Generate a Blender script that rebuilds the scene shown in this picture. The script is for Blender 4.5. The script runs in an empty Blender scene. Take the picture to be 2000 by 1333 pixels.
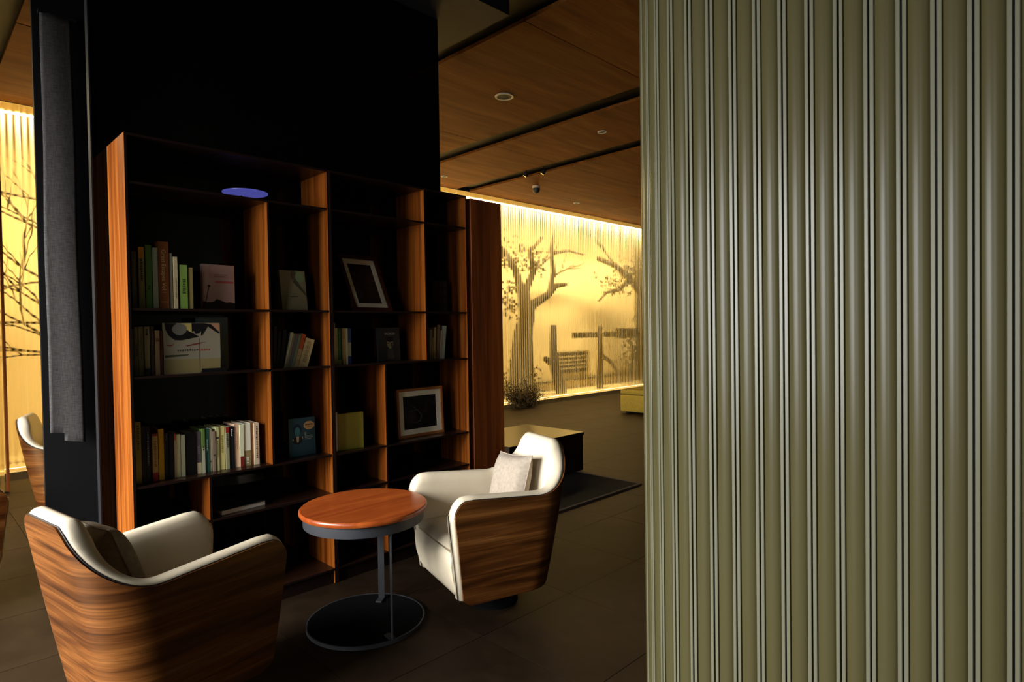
import bpy, bmesh, math, random
from mathutils import Vector, Matrix, Euler
random.seed(7)
PI = math.pi
sc = bpy.context.scene
COL = sc.collection

# ------------------------------------------------------------------ camera
cam_d = bpy.data.cameras.new('camera'); cam = bpy.data.objects.new('camera', cam_d); COL.objects.link(cam)
YAW, PITCH, ROLL = 0.786646, -0.018695, -0.015494
F = Vector((math.sin(YAW)*math.cos(PITCH), math.cos(YAW)*math.cos(PITCH), math.sin(PITCH)))
R0 = Vector((math.cos(YAW), -math.sin(YAW), 0)); U0 = R0.cross(F)
RR = R0*math.cos(ROLL) + U0*math.sin(ROLL); UU = -R0*math.sin(ROLL) + U0*math.cos(ROLL)
M = Matrix((RR, UU, -F)).transposed().to_4x4(); M.translation = Vector((-0.70483, -3.00638, 1.35))
cam.matrix_world = M
cam_d.sensor_width = 36.0; cam_d.lens = 36.0*1202.45/2000.0
cam_d.clip_start = 0.05; cam_d.clip_end = 100
sc.camera = cam

# ------------------------------------------------------------------ world, exposure, large lights
w = bpy.data.worlds.new('world'); sc.world = w; w.use_nodes = True
w.node_tree.nodes['Background'].inputs[0].default_value = (0.75, 0.85, 1.0, 1)
w.node_tree.nodes['Background'].inputs[1].default_value = 0.02
sc.view_settings.view_transform = 'Standard'; sc.view_settings.look = 'None'
sc.view_settings.exposure = 0.0; sc.view_settings.gamma = 1.0; sc.view_settings.use_curve_mapping = False
sc.cycles.max_bounces = 10; sc.cycles.diffuse_bounces = 4; sc.cycles.sample_clamp_indirect = 4.0

def area(name, loc, rot, sx, sy, power, col, spread=180):
    l = bpy.data.lights.new(name, 'AREA'); l.shape = 'RECTANGLE'; l.size = sx; l.size_y = sy
    l.energy = power; l.color = col; l.spread = math.radians(spread)
    o = bpy.data.objects.new(name, l); COL.objects.link(o); o.location = loc; o.rotation_euler = rot
    return o
# daylight coming in through the tall window of the left wall
area('window_daylight', (-3.72, 0.05, 1.60), (0, math.radians(-62), 0), 2.5, 2.9, 430, (0.97, 0.98, 1.0), 105)
area('narrow_window_daylight', (-3.74, -2.95, 1.85), (0, -PI/2, 0), 2.9, 0.62, 20, (0.92, 0.97, 1.0), 90)
# warm cove tubes along the top of the garden behind the translucent wall
area('cove_tube_light', (6.0, 4.985, 3.62), (0, 0, 0), 13.0, 0.08, 560, (1.0, 0.83, 0.50))
area('garden_tube_light', (6.0, 5.06, 3.58), (math.radians(24), 0, 0), 13.0, 0.08, 330, (1.0, 0.83, 0.50), 75)
area('floor_tube_light', (6.0, 4.93, 0.03), (PI, 0, 0), 13.0, 0.03, 14, (1.0, 0.80, 0.45))

# ------------------------------------------------------------------ materials
MATS = {}
def lin(c):
    return tuple(((x/255.0)/12.92 if x/255.0 <= 0.04045 else ((x/255.0+0.055)/1.055)**2.4) for x in c)
def mat(name, col=(0.5, 0.5, 0.5), rough=0.5, metal=0.0, spec=0.5, emit=None, estr=0.0, coat=0.0, coat_rough=0.1, ior=None):
    if name in MATS: return MATS[name]
    m = bpy.data.materials.new(name); m.use_nodes = True
    b = m.node_tree.nodes['Principled BSDF']
    b.inputs['Base Color'].default_value = (*col, 1); b.inputs['Roughness'].default_value = rough
    b.inputs['Metallic'].default_value = metal; b.inputs['Specular IOR Level'].default_value = spec
    if emit: b.inputs['Emission Color'].default_value = (*emit, 1); b.inputs['Emission Strength'].default_value = estr
    b.inputs['Coat Weight'].default_value = coat; b.inputs['Coat Roughness'].default_value = coat_rough
    if ior: b.inputs['IOR'].default_value = ior
    m.diffuse_color = (*col, 1)
    MATS[name] = m
    return m
def noisy(name, stops, scale=(1, 1, 1), nscale=1.0, detail=5, dist=0.0, fine=None, fine_amt=0.3, bump=0.0, bump_scale=None, **kw):
    """procedural colour: stretched noise through a ramp, optional finer streaks, optional fine relief"""
    if name in MATS: return MATS[name]
    m = mat(name, stops[0][1], **kw); nt = m.node_tree; N = nt.nodes; L = nt.links; b = N['Principled BSDF']
    tc = N.new('ShaderNodeTexCoord'); mp = N.new('ShaderNodeMapping'); mp.inputs['Scale'].default_value = scale
    L.new(tc.outputs['Object'], mp.inputs['Vector'])
    no = N.new('ShaderNodeTexNoise'); no.inputs['Scale'].default_value = nscale; no.inputs['Detail'].default_value = detail
    no.inputs['Distortion'].default_value = dist; L.new(mp.outputs[0], no.inputs['Vector'])
    rp = N.new('ShaderNodeValToRGB'); e = rp.color_ramp.elements
    while len(e) < len(stops): e.new(0.5)
    for i, (p, c) in enumerate(stops): e[i].position = p; e[i].color = (*c, 1)
    L.new(no.outputs['Fac'], rp.inputs['Fac']); out = rp.outputs['Color']
    if fine:
        mp2 = N.new('ShaderNodeMapping'); mp2.inputs['Scale'].default_value = fine; L.new(tc.outputs['Object'], mp2.inputs['Vector'])
        n2 = N.new('ShaderNodeTexNoise'); n2.inputs['Scale'].default_value = 1.0; n2.inputs['Detail'].default_value = 3
        L.new(mp2.outputs[0], n2.inputs['Vector'])
        mr = N.new('ShaderNodeMapRange'); mr.inputs[1].default_value = 0.3; mr.inputs[2].default_value = 0.7
        mr.inputs[3].default_value = 1-fine_amt; mr.inputs[4].default_value = 1+fine_amt; L.new(n2.outputs['Fac'], mr.inputs[0])
        mx = N.new('ShaderNodeMix'); mx.data_type = 'RGBA'; mx.blend_type = 'MULTIPLY'; mx.inputs[0].default_value = 1
        L.new(out, mx.inputs[6]); L.new(mr.outputs[0], mx.inputs[7]); out = mx.outputs[2]
    L.new(out, b.inputs['Base Color'])
    if bump:
        bp = N.new('ShaderNodeBump'); bp.inputs['Strength'].default_value = bump; bp.inputs['Distance'].default_value = 0.002
        n3 = N.new('ShaderNodeTexNoise'); n3.inputs['Scale'].default_value = bump_scale or 200
        L.new(tc.outputs['Object'], n3.inputs['Vector']); L.new(n3.outputs['Fac'], bp.inputs['Height']); L.new(bp.outputs[0], b.inputs['Normal'])
    return m

W_D, W_M, W_L = (0.050, 0.0095, 0.0010), (0.135, 0.033, 0.0034), (0.215, 0.064, 0.0085)
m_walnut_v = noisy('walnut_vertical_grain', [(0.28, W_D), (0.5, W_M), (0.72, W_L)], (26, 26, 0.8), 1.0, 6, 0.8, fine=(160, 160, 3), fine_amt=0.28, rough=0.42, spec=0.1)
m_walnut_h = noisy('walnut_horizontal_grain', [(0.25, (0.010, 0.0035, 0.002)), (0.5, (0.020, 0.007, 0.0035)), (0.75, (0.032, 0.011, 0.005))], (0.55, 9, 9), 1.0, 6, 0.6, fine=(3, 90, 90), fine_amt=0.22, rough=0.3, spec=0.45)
m_edge = mat('dark_front_edge', (0.010, 0.004, 0.0025), rough=0.6, spec=0.1)  # near-black colour for the front-facing sides of the bookcase panels
m_walnut_dark = noisy('dark_walnut', [(0.25, (0.055, 0.011, 0.0025)), (0.55, (0.20, 0.048, 0.007)), (0.8, (0.34, 0.09, 0.014))], (8, 8, 0.5), 1.0, 6, 0.8, fine=(80, 80, 2.5), fine_amt=0.25, rough=0.4, spec=0.35)
m_chair_wood = noisy('chair_walnut_veneer', [(0.28, (0.018, 0.0045, 0.0012)), (0.44, (0.058, 0.017, 0.0036)), (0.58, (0.12, 0.040, 0.0085)), (0.75, (0.19, 0.073, 0.018))], (1.3, 1.3, 21), 1.0, 6, 0.9, fine=(4, 4, 190), fine_amt=0.32, rough=0.36, spec=0.8)
m_chair_wood.node_tree.nodes['Principled BSDF'].inputs['Specular Tint'].default_value = (1.0, 0.62, 0.28, 1)
m_top_wood = noisy('table_cherry', [(0.3, (0.22, 0.036, 0.006)), (0.7, (0.36, 0.076, 0.012))], (2, 16, 16), 1.0, 4, 0.5, fine=(4, 120, 60), fine_amt=0.15, rough=0.28, spec=0.45)
m_ceil_wood = noisy('ceiling_veneer', [(0.25, (0.075, 0.027, 0.006)), (0.55, (0.125, 0.048, 0.011)), (0.8, (0.17, 0.070, 0.018))], (0.8, 7, 7), 1.0, 5, 0.5, fine=(2, 60, 60), fine_amt=0.15, rough=0.65, spec=0.05)
m_ceil_wood.node_tree.nodes['Principled BSDF'].inputs['Specular Tint'].default_value = (1.0, 0.6, 0.25, 1)
m_black_glass = mat('black_glass', (0.0012, 0.0012, 0.0014), rough=0.06, spec=0.13)
m_black = mat('matt_black', (0.004, 0.004, 0.0045), rough=0.6, spec=0.2)
m_soffit = mat('dark_grey_soffit', (0.011, 0.0105, 0.010), rough=0.6, spec=0.2)
m_col = mat('black_lacquer', (0.006, 0.006, 0.007), rough=0.35, spec=0.3)
m_dark_wall = mat('charcoal_plaster', (0.02, 0.018, 0.016), rough=0.8, spec=0.1)
m_alu = mat('brushed_grey_metal', (0.03, 0.03, 0.034), rough=0.6, spec=0.2)
m_tile = noisy('dark_stone_tile', [(0.3, (0.010, 0.006, 0.0033)), (0.7, (0.019, 0.0115, 0.0064))], (1, 1, 1), 3.0, 6, 0.4, fine=(14, 14, 14), fine_amt=0.18, rough=0.58, spec=0.18)
m_tile.node_tree.nodes['Principled BSDF'].inputs['Specular Tint'].default_value = (1.0, 0.66, 0.36, 1)
m_grout = mat('grout', (0.020, 0.015, 0.011), rough=0.9, spec=0.1)
m_flute = noisy('champagne_lacquer', [(0.3, (0.049, 0.042, 0.0165)), (0.7, (0.060, 0.052, 0.0215))], (6, 6, 0.4), 1.0, 3, rough=0.27, spec=0.13)
m_bead = mat('pale_champagne_bead', (0.108, 0.102, 0.065), rough=0.3, spec=0.2)
m_flute_core = mat('flute_gap', (0.012, 0.013, 0.016), rough=0.7, spec=0.2)
m_cream = noisy('cream_leather', [(0.3, (0.58, 0.49, 0.34)), (0.7, (0.68, 0.58, 0.42))], (5, 5, 5), 1.0, 4, rough=0.5, spec=0.35, bump=0.12, bump_scale=350)
m_piping = mat('dark_piping', (0.012, 0.010, 0.010), rough=0.6)
m_linen_beige = noisy('beige_linen', [(0.3, (0.27, 0.22, 0.165)), (0.7, (0.35, 0.29, 0.22))], (60, 60, 60), 1.0, 3, rough=0.85, spec=0.1, bump=0.3, bump_scale=600)
m_linen_olive = noisy('taupe_linen', [(0.3, (0.19, 0.15, 0.105)), (0.7, (0.26, 0.21, 0.15))], (60, 60, 60), 1.0, 3, rough=0.85, spec=0.1, bump=0.3, bump_scale=600)
m_linen_grey = noisy('grey_linen', [(0.35, (0.040, 0.036, 0.033)), (0.65, (0.066, 0.061, 0.057))], (30, 30, 300), 1.0, 4, fine=(400, 400, 20), fine_amt=0.3, rough=0.9, spec=0.1)
m_steel = mat('grey_powdercoat', (0.030, 0.031, 0.034), rough=0.5, metal=0.0)
m_base_dark = mat('dark_base_plate', (0.003, 0.003, 0.003), rough=0.9, spec=0.04)
m_rug = noisy('black_rug', [(0.3, (0.008, 0.007, 0.006)), (0.7, (0.016, 0.014, 0.012))], (80, 80, 80), 1.0, 3, rough=0.95, spec=0.05)
m_rug_edge = mat('rug_binding', (0.035, 0.022, 0.018), rough=0.9)
m_block = noisy('dark_stained_oak', [(0.3, (0.018, 0.011, 0.007)), (0.7, (0.035, 0.022, 0.013))], (1, 12, 12), 1.0, 4, rough=0.25, spec=0.5)
m_ottoman = noisy('mustard_fabric', [(0.3, (0.26, 0.19, 0.03)), (0.7, (0.32, 0.24, 0.04))], (40, 40, 40), 1.0, 3, rough=0.85, spec=0.1)
m_plaster = noisy('courtyard_plaster', [(0.3, (0.58, 0.46, 0.25)), (0.7, (0.76, 0.62, 0.36))], (0.7, 0.7, 0.7), 1.0, 4, rough=0.9, spec=0.1)
m_gravel = noisy('courtyard_gravel', [(0.3, (0.30, 0.23, 0.12)), (0.7, (0.50, 0.40, 0.22))], (20, 20, 20), 1.0, 5, rough=0.95, spec=0.05)
m_bark = mat('bark', (0.020, 0.014, 0.008), rough=0.9, spec=0.1)
m_twig = mat('dry_twig', (0.05, 0.030, 0.012), rough=0.9, spec=0.1)
m_leaf = mat('dry_leaf', (0.11, 0.075, 0.025), rough=0.8, spec=0.1)
m_pages = mat('paper_pages', (0.40, 0.35, 0.26), rough=0.9, spec=0.1)
m_white = mat('off_white_plastic', (0.55, 0.50, 0.42), rough=0.5)
m_mat_board = mat('mat_board', (0.86, 0.79, 0.60), rough=0.85, spec=0.1)
m_frame_dark = mat('dark_red_frame', (0.035, 0.008, 0.006), rough=0.4)
m_frame_wood = noisy('oak_frame', [(0.3, (0.28, 0.085, 0.018)), (0.7, (0.42, 0.15, 0.035))], (12, 12, 2), 1.0, 4, rough=0.45)
m_photo_dark = noisy('dark_photograph', [(0.4, (0.006, 0.005, 0.005)), (0.65, (0.025, 0.021, 0.018))], (14, 14, 14), 1.0, 5, 1.0, rough=0.35, spec=0.3)
m_blue = mat('blue_reflection_glow', (0.03, 0.03, 0.15), rough=0.4, emit=(0.070, 0.072, 0.34), estr=0.85)  # emission imitates a blue reflection in the black glass
m_spot = mat('spot_lens', (0.4, 0.3, 0.15), rough=0.3, emit=(1.0, 0.55, 0.18), estr=1.6)

def pane_material(name, share, c_tr=(0.86, 0.72, 0.40), c_rf=(0.95, 0.88, 0.66)):
    m = bpy.data.materials.new(name); m.use_nodes = True
    nt = m.node_tree; N = nt.nodes; L = nt.links
    N.remove(N['Principled BSDF']); out = N['Material Output']
    geo = N.new('ShaderNodeNewGeometry'); sep = N.new('ShaderNodeSeparateXYZ'); L.new(geo.outputs['Position'], sep.inputs[0])
    mul = N.new('ShaderNodeMath'); mul.operation = 'MULTIPLY'; mul.inputs[1].default_value = 2*PI/0.057; L.new(sep.outputs[0], mul.inputs[0])
    sn = N.new('ShaderNodeMath'); sn.operation = 'SINE'; L.new(mul.outputs[0], sn.inputs[0])
    bp = N.new('ShaderNodeBump'); bp.inputs['Strength'].default_value = 0.25; bp.inputs['Distance'].default_value = 0.004; L.new(sn.outputs[0], bp.inputs['Height'])
    tr = N.new('ShaderNodeBsdfTranslucent'); tr.inputs[0].default_value = (*c_tr, 1)
    rf = N.new('ShaderNodeBsdfRefraction'); rf.inputs['Color'].default_value = (*c_rf, 1); rf.inputs['Roughness'].default_value = 0.30; rf.inputs['IOR'].default_value = 1.10
    L.new(bp.outputs[0], rf.inputs['Normal'])
    mx = N.new('ShaderNodeMixShader'); mr = N.new('ShaderNodeMapRange'); mr.inputs[1].default_value = -1; mr.inputs[2].default_value = 1; mr.inputs[3].default_value = share-.20; mr.inputs[4].default_value = share+.20
    L.new(sn.outputs[0], mr.inputs[0]); L.new(mr.outputs[0], mx.inputs[0])
    L.new(tr.outputs[0], mx.inputs[1]); L.new(rf.outputs[0], mx.inputs[2])
    gl = N.new('ShaderNodeBsdfGlossy'); gl.inputs['Roughness'].default_value = 0.25; gl.inputs[0].default_value = (0.9, 0.9, 0.9, 1)
    m2 = N.new('ShaderNodeMixShader'); m2.inputs[0].default_value = 0.03
    L.new(mx.outputs[0], m2.inputs[1]); L.new(gl.outputs[0], m2.inputs[2]); L.new(m2.outputs[0], out.inputs[0])
    return m
m_pane = pane_material('reeded_translucent_pane', 0.80)
m_joint = pane_material('frosted_joint', 0.42, (1.0, 0.95, 0.75), (1.0, 0.98, 0.86))

# ------------------------------------------------------------------ object helpers
def link(o, parent=None):
    COL.objects.link(o)
    if parent: o.parent = parent
    return o
def mesh_obj(name, verts, faces, m, parent=None, smooth=False):
    me = bpy.data.meshes.new(name); me.from_pydata([tuple(v) for v in verts], [], faces); me.update()
    if m: me.materials.append(m)
    if smooth:
        for p in me.polygons: p.use_smooth = True
    return link(bpy.data.objects.new(name, me), parent)
def bm_obj(name, bm, m, parent=None, smooth=False):
    bmesh.ops.recalc_face_normals(bm, faces=bm.faces)
    me = bpy.data.meshes.new(name); bm.to_mesh(me); bm.free(); me.materials.append(m)
    if smooth:
        for p in me.polygons: p.use_smooth = True
    return link(bpy.data.objects.new(name, me), parent)
def add_box(bm, lo, hi, bevel=0.0, seg=1):
    r = bmesh.ops.create_cube(bm, size=1.0)['verts']
    s = [hi[i]-lo[i] for i in range(3)]; c = [(hi[i]+lo[i])/2 for i in range(3)]
    for v in r: v.co = Vector((v.co.x*s[0]+c[0], v.co.y*s[1]+c[1], v.co.z*s[2]+c[2]))
    if bevel:
        es = list({e for v in r for e in v.link_edges})
        bmesh.ops.bevel(bm, geom=es, offset=bevel, segments=seg, affect='EDGES', profile=0.5)
def box(name, lo, hi, m, parent=None, bevel=0.0, seg=1, smooth=False):
    bm = bmesh.new(); add_box(bm, lo, hi, bevel, seg); return bm_obj(name, bm, m, parent, smooth)
def boxes(name, lst, m, parent=None, bevel=0.0):
    bm = bmesh.new()
    for lo, hi in lst: add_box(bm, lo, hi, bevel)
    return bm_obj(name, bm, m, parent)
def lathe(name, prof, m, parent=None, n=48, smooth=True, loc=(0, 0, 0), ring=False):
    if ring: prof = list(prof)+[prof[0]]
    v, f = [], []
    for r, z in prof:
        for i in range(n):
            a = 2*PI*i/n; v.append((loc[0]+r*math.cos(a), loc[1]+r*math.sin(a), loc[2]+z))
    for j in range(len(prof)-1):
        for i in range(n):
            k = (i+1) % n; f.append((j*n+i, j*n+k, (j+1)*n+k, (j+1)*n+i))
    if not ring: f.append(tuple(range(n))[::-1]); f.append(tuple(range((len(prof)-1)*n, len(prof)*n)))
    o = mesh_obj(name, v, f, m, parent, False)
    for p in o.data.polygons: p.use_smooth = smooth and len(p.vertices) == 4
    try: o.data.set_sharp_from_angle(angle=math.radians(40))
    except Exception: pass
    return o
def tubes(name, paths, m, parent=None, sides=6):
    v, f = [], []
    for pts, rad in paths:
        pts = [Vector(p) for p in pts]; b0 = len(v)
        for i, p in enumerate(pts):
            t = (pts[min(i+1, len(pts)-1)]-pts[max(i-1, 0)]).normalized()
            a = t.cross(Vector((0.31, 0.52, 0.79))).normalized(); b = t.cross(a)
            for k in range(sides):
                an = 2*PI*k/sides; v.append(p+(a*math.cos(an)+b*math.sin(an))*rad[i])
        for i in range(len(pts)-1):
            for k in range(sides):
                k2 = (k+1) % sides
                f.append((b0+i*sides+k, b0+i*sides+k2, b0+(i+1)*sides+k2, b0+(i+1)*sides+k))
        f.append(tuple(b0+k for k in range(sides))); f.append(tuple(b0+(len(pts)-1)*sides+k for k in range(sides)))
    return mesh_obj(name, v, f, m, parent, True)
def empty(name, loc=(0, 0, 0), rz=0.0):
    o = bpy.data.objects.new(name, None); o.empty_display_size = 0.1; COL.objects.link(o)
    o.location = loc; o.rotation_euler = (0, 0, rz); return o
def tag(o, label, cat, group=None):
    o['label'] = label; o['category'] = cat
    if group: o['group'] = group
    return o
def struct(o, label=None):
    o['kind'] = 'structure'
    if label: o['label'] = label
    return o
def text_mesh(name, s, size, m, parent, mtx, extrude=0.0004, align='CENTER'):
    cu = bpy.data.curves.new(name, 'FONT'); cu.body = s; cu.size = size; cu.extrude = extrude
    cu.align_x = align; cu.align_y = 'CENTER'; cu.resolution_u = 3
    t = bpy.data.objects.new(name+'_curve', cu); COL.objects.link(t)
    dg = bpy.context.evaluated_depsgraph_get(); me = bpy.data.meshes.new_from_object(t.evaluated_get(dg))
    bpy.data.objects.remove(t); bpy.data.curves.remove(cu)
    me.transform(mtx); me.materials.clear(); me.materials.append(m); me.name = name
    return link(bpy.data.objects.new(name, me), parent)
def copy_tree(o, parent=None):
    c = o.copy(); COL.objects.link(c); c.parent = parent
    for ch in list(o.children): copy_tree(ch, c)
    return c

CEIL = 3.69
# ------------------------------------------------------------------ floor: stone tiles on a grout bed
floor = struct(box('floor', (-3.8, -6.0, -0.06), (12.6, 4.86, -0.004), m_grout), 'dark brown stone tile floor of the lounge')
T = 0.6; x_0, y_0 = 1.09, -1.0
bm = bmesh.new(); add_box(bm, (0.0015, 0.0015, -0.004), (T-0.0015, T-0.0015, 0.0))
bmesh.ops.recalc_face_normals(bm, faces=bm.faces)
tile_me = bpy.data.meshes.new('tile'); bm.to_mesh(tile_me); bm.free(); tile_me.materials.append(m_tile)
n_t = 0
far = []
for i in range(-8, 19):
    for j in range(-8, 10):
        X, Y = x_0+i*T, y_0+j*T
        if X < -3.8 or X+T > 12.6 or Y < -6 or Y+T > 4.87: continue
        rx, ry = X+T/2+0.705, Y+T/2+3.006
        fw, rt = 0.7071*(rx+ry), 0.7071*(rx-ry)
        seen = fw > 1.2 and abs(rt)/fw < 0.95 and fw < 9.8 and not (X > 1.1 and Y < -2.0)
        if seen and n_t < 295:
            o = bpy.data.objects.new('tile', tile_me); link(o, floor); o.location = (X, Y, 0); n_t += 1
        else: far.append((X, Y))
bm = bmesh.new()
for X, Y in far: add_box(bm, (X+0.0015, Y+0.0015, -0.004), (X+T-0.0015, Y+T-0.0015, 0.0))
o = bm_obj('tile_field', bm, m_tile, floor); o['kind'] = 'stuff'

# ------------------------------------------------------------------ ceiling
ceiling = struct(box('ceiling', (-3.8, -6.0, CEIL+0.06), (12.6, 4.86, CEIL+0.16), m_black), 'black ceiling void with walnut veneer panels hung below')
seams = [-6.0, -2.19, 0.23, 2.68, 4.858]
def ceil_panel(x0, x1, y0, y1):
    o = box('panel', (0, 0, 0), (x1-x0, y1-y0, 0.03), m_ceil_wood, ceiling); o.location = (x0, y0, CEIL)
for x0, x1 in ((2.73, 4.46), (4.74, 5.92), (6.21, 9.4), (9.4, 12.5)):
    for a, b in zip(seams[:-1], seams[1:]): ceil_panel(x0+0.003, x1-0.003, a+0.004, b-0.004)
for a, b in ((1.05, 2.84), (2.85, 4.858)): ceil_panel(-0.01, 1.50, a+0.004, b-0.004)
# dark bulkhead above the black glass
struct(box('trim_1', (-0.9, -0.07, 3.46), (2.262, 0.98, CEIL+0.05), m_soffit), 'dark grey bulkhead above the black glass wall')
struct(box('trim_2', (-0.168, 0.995, 3.045), (2.2, 1.03, CEIL+0.05), m_black), 'black lintel behind the hanging cloth')

# ------------------------------------------------------------------ black glass wall, column, shell walls
wall_c = struct(box('wall_center', (-0.055, 0.302, 0), (1.945, 0.345, 3.46), m_black_glass), 'glossy black glass wall behind the bookcases')
box('edge_strip', (-0.061, 0.296, 0), (-0.055, 0.345, 3.46), mat('dark_edge_trim', (.007, .007, .008), rough=.5, spec=.15), wall_c)
struct(box('wall_column', (-0.166, 1.0, 0), (0.10, 1.03, 3.045), m_black), 'black column left of the bookcases')
struct(box('wall_rear', (-3.8, -6.12, 0), (12.6, -6.0, CEIL+0.16), m_dark_wall), 'charcoal wall behind the viewer')
struct(box('wall_end', (12.6, -6.0, 0), (12.7, 6.2, CEIL+0.16), m_dark_wall), 'charcoal end wall')
wl = struct(boxes('wall_left', [((-3.92, -6.0, 0), (-3.8, -3.32, CEIL+0.16)), ((-3.92, -2.58, 0), (-3.8, -1.46, CEIL+0.16)), ((-3.92, 1.56, 0), (-3.8, 6.2, CEIL+0.16)),
     ((-3.92, -1.46, 0), (-3.8, 1.56, 0.28)), ((-3.92, -1.46, 2.92), (-3.8, 1.56, CEIL+0.16)), ((-3.92, -3.32, 0), (-3.8, -2.58, 0.28)), ((-3.92, -3.32, 3.42), (-3.8, -2.58, CEIL+0.16))], m_dark_wall), 'charcoal wall with the daylight windows')
def window_frame(name, y0, y1, z0, z1, label):
    o = struct(empty(name, (-3.86, (y0+y1)/2, z0)), label); w_, h_ = (y1-y0)/2, z1-z0
    for lo, hi in (((-.04, -w_, 0), (.04, -w_+.05, h_)), ((-.04, w_-.05, 0), (.04, w_, h_)), ((-.04, -w_+.05, 0), (.04, w_-.05, .05)), ((-.04, -w_+.05, h_-.05), (.04, w_-.05, h_))): box('frame_rail', lo, hi, m_alu, o)
window_frame('window_1', -1.46, 1.56, 0.28, 2.92, 'wide metal framed window in the left wall')
window_frame('window_2', -3.32, -2.58, 0.28, 3.42, 'narrow metal framed window in the left wall')

# ------------------------------------------------------------------ fluted wall at the right, rounded end
P = 0.07245; PX = 1.080; YC = -2.0813; RAD = 0.403
def fl(s):
    if s < 0: return Vector((PX, YC+s, 0)), Vector((0, 1, 0))
    if s < RAD*PI/2:
        th = s/RAD; return Vector((PX+RAD-RAD*math.cos(th), YC+RAD*math.sin(th), 0)), Vector((math.sin(th), math.cos(th), 0))
    return Vector((PX+RAD+s-RAD*PI/2, YC+RAD, 0)), Vector((1, 0, 0))
core = []
ss = [-2.4]+[RAD*PI/2*i/24 for i in range(25)]+[2.4]
for s in ss:
    p, t = fl(s); n = Vector((-t.y, t.x, 0)); core.append(p-n*0.004)
inner = []
for s in ss[::-1]:
    p, t = fl(s); n = Vector((-t.y, t.x, 0)); inner.append(p-n*0.16)
poly = core+inner; nn = len(poly)
vv = [(p.x, p.y, 0) for p in poly]+[(p.x, p.y, CEIL+0.05) for p in poly]
ff = [(i, (i+1) % nn, nn+(i+1) % nn, nn+i) for i in range(nn)]
m2 = len(ss)
for i in range(m2-1):
    j = nn-1-i; ff.append((i, i+1, j-1, j)); ff.append((nn+i, nn+j, nn+j-1, nn+i+1))
wall_r = struct(mesh_obj('wall_right', vv, ff, m_flute_core), 'curved champagne fluted wall with rounded end')
prof = []
g, bd = 0.0021, 0.0098
def pr(u, n): prof.append((u-P/2, n))
pr(g, -0.004); pr(g, 0.0065); pr(g+0.0012, 0.0078); pr(g+bd-0.0012, 0.0078); pr(g+bd, 0.0068); pr(g+bd+0.0004, 0.0015)
a0, a1 = g+bd+0.0008, P-g-bd-0.0008
for i in range(15):
    q = i/14; pr(a0+(a1-a0)*q, 0.001+0.0098*(1-(2*q-1)**2)**0.62)
pr(P-g-bd-0.0004, 0.0015); pr(P-g-bd, 0.0068); pr(P-g-bd+0.0012, 0.0078); pr(P-g-0.0012, 0.0078); pr(P-g, 0.0065); pr(P-g, -0.004)
npf = len(prof)
sv = [(u, n, 0) for u, n in prof]+[(u, n, CEIL) for u, n in prof]
sf = [(i+1, i, npf+i, npf+i+1) for i in range(npf-1)]+[(0, npf-1, 2*npf-1, npf)]
sme = bpy.data.meshes.new('fluted_strip'); sme.from_pydata(sv, [], sf); sme.update(); sme.materials.append(m_flute); sme.materials.append(m_bead)
for p in sme.polygons:
    if p.index in (1, 2, 3, npf-5, npf-4, npf-3): p.material_index = 1
for p in sme.polygons: p.use_smooth = True
try: sme.set_sharp_from_angle(angle=math.radians(32))
except Exception: pass
for k in range(-20, 26):
    s = -(2.3+k+0.5)*P
    p, t = fl(s)
    o = bpy.data.objects.new('fluted_strip', sme); link(o, wall_r); o.location = p; o.rotation_euler = (0, 0, math.atan2(t.y, t.x))

# ------------------------------------------------------------------ translucent garden wall and garden behind it
wall_b = struct(boxes('wall_back', [((-3.8, 6.10, -0.06), (12.6, 6.2, CEIL+0.16)), ((-3.8, 4.86, CEIL+0.06), (12.6, 6.10, CEIL+0.16)),
      ((-0.11, 4.86, 0), (-0.06, 6.10, CEIL+0.06))], m_plaster), 'cream plaster wall of the lit garden strip')
struct(box('trim_3', (-3.8, 4.86, -0.06), (12.6, 6.10, -0.002), m_gravel), 'pale gravel bed behind the translucent wall')
screen = struct(box('wall_screen', (-0.06, 4.858, CEIL-0.003), (12.6, 4.87, CEIL+0.06), m_alu), 'backlit wall of reeded translucent panes')
PW = 0.285
x = -0.05
while x < 12.5:
    o = mesh_obj('pane', [(0, 0, 0.012), (PW-0.007, 0, 0.012), (PW-0.007, 0, CEIL-0.012), (0, 0, CEIL-0.012)], [(0, 1, 2, 3)], m_pane, screen)
    o.location = (x, 4.86, 0)
    o = mesh_obj('joint_strip', [(0, 0, 0.012), (.013, 0, 0.012), (.013, 0, CEIL-0.012), (0, 0, CEIL-0.012)], [(0, 1, 2, 3)], m_joint, screen)
    o.location = (x+PW-.010, 4.857, 0); x += PW
# return of the screen, nearer, seen at the very left
scr2 = struct(box('wall_return', (-3.8, 3.86, 0), (-0.045, 3.9, 0.01), m_black), 'nearer return of the translucent wall')
for i in range(4):
    o = mesh_obj('pane', [(0, 0, 0.012), (PW-0.007, 0, 0.012), (PW-0.007, 0, CEIL), (0, 0, CEIL)], [(0, 1, 2, 3)], m_pane, scr2)
    o.location = (-0.05-(i+1)*PW, 3.9, 0)
struct(box('trim_4', (-0.046, 3.87, 0), (-0.026, 3.93, CEIL), m_walnut_dark), 'slim dark brown post at the corner of the translucent wall')
area('return_tube_light', (-0.9, 4.2, 3.55), (0, 0, 0), 1.4, 0.1, 95, (1.0, 0.83, 0.50))

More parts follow.
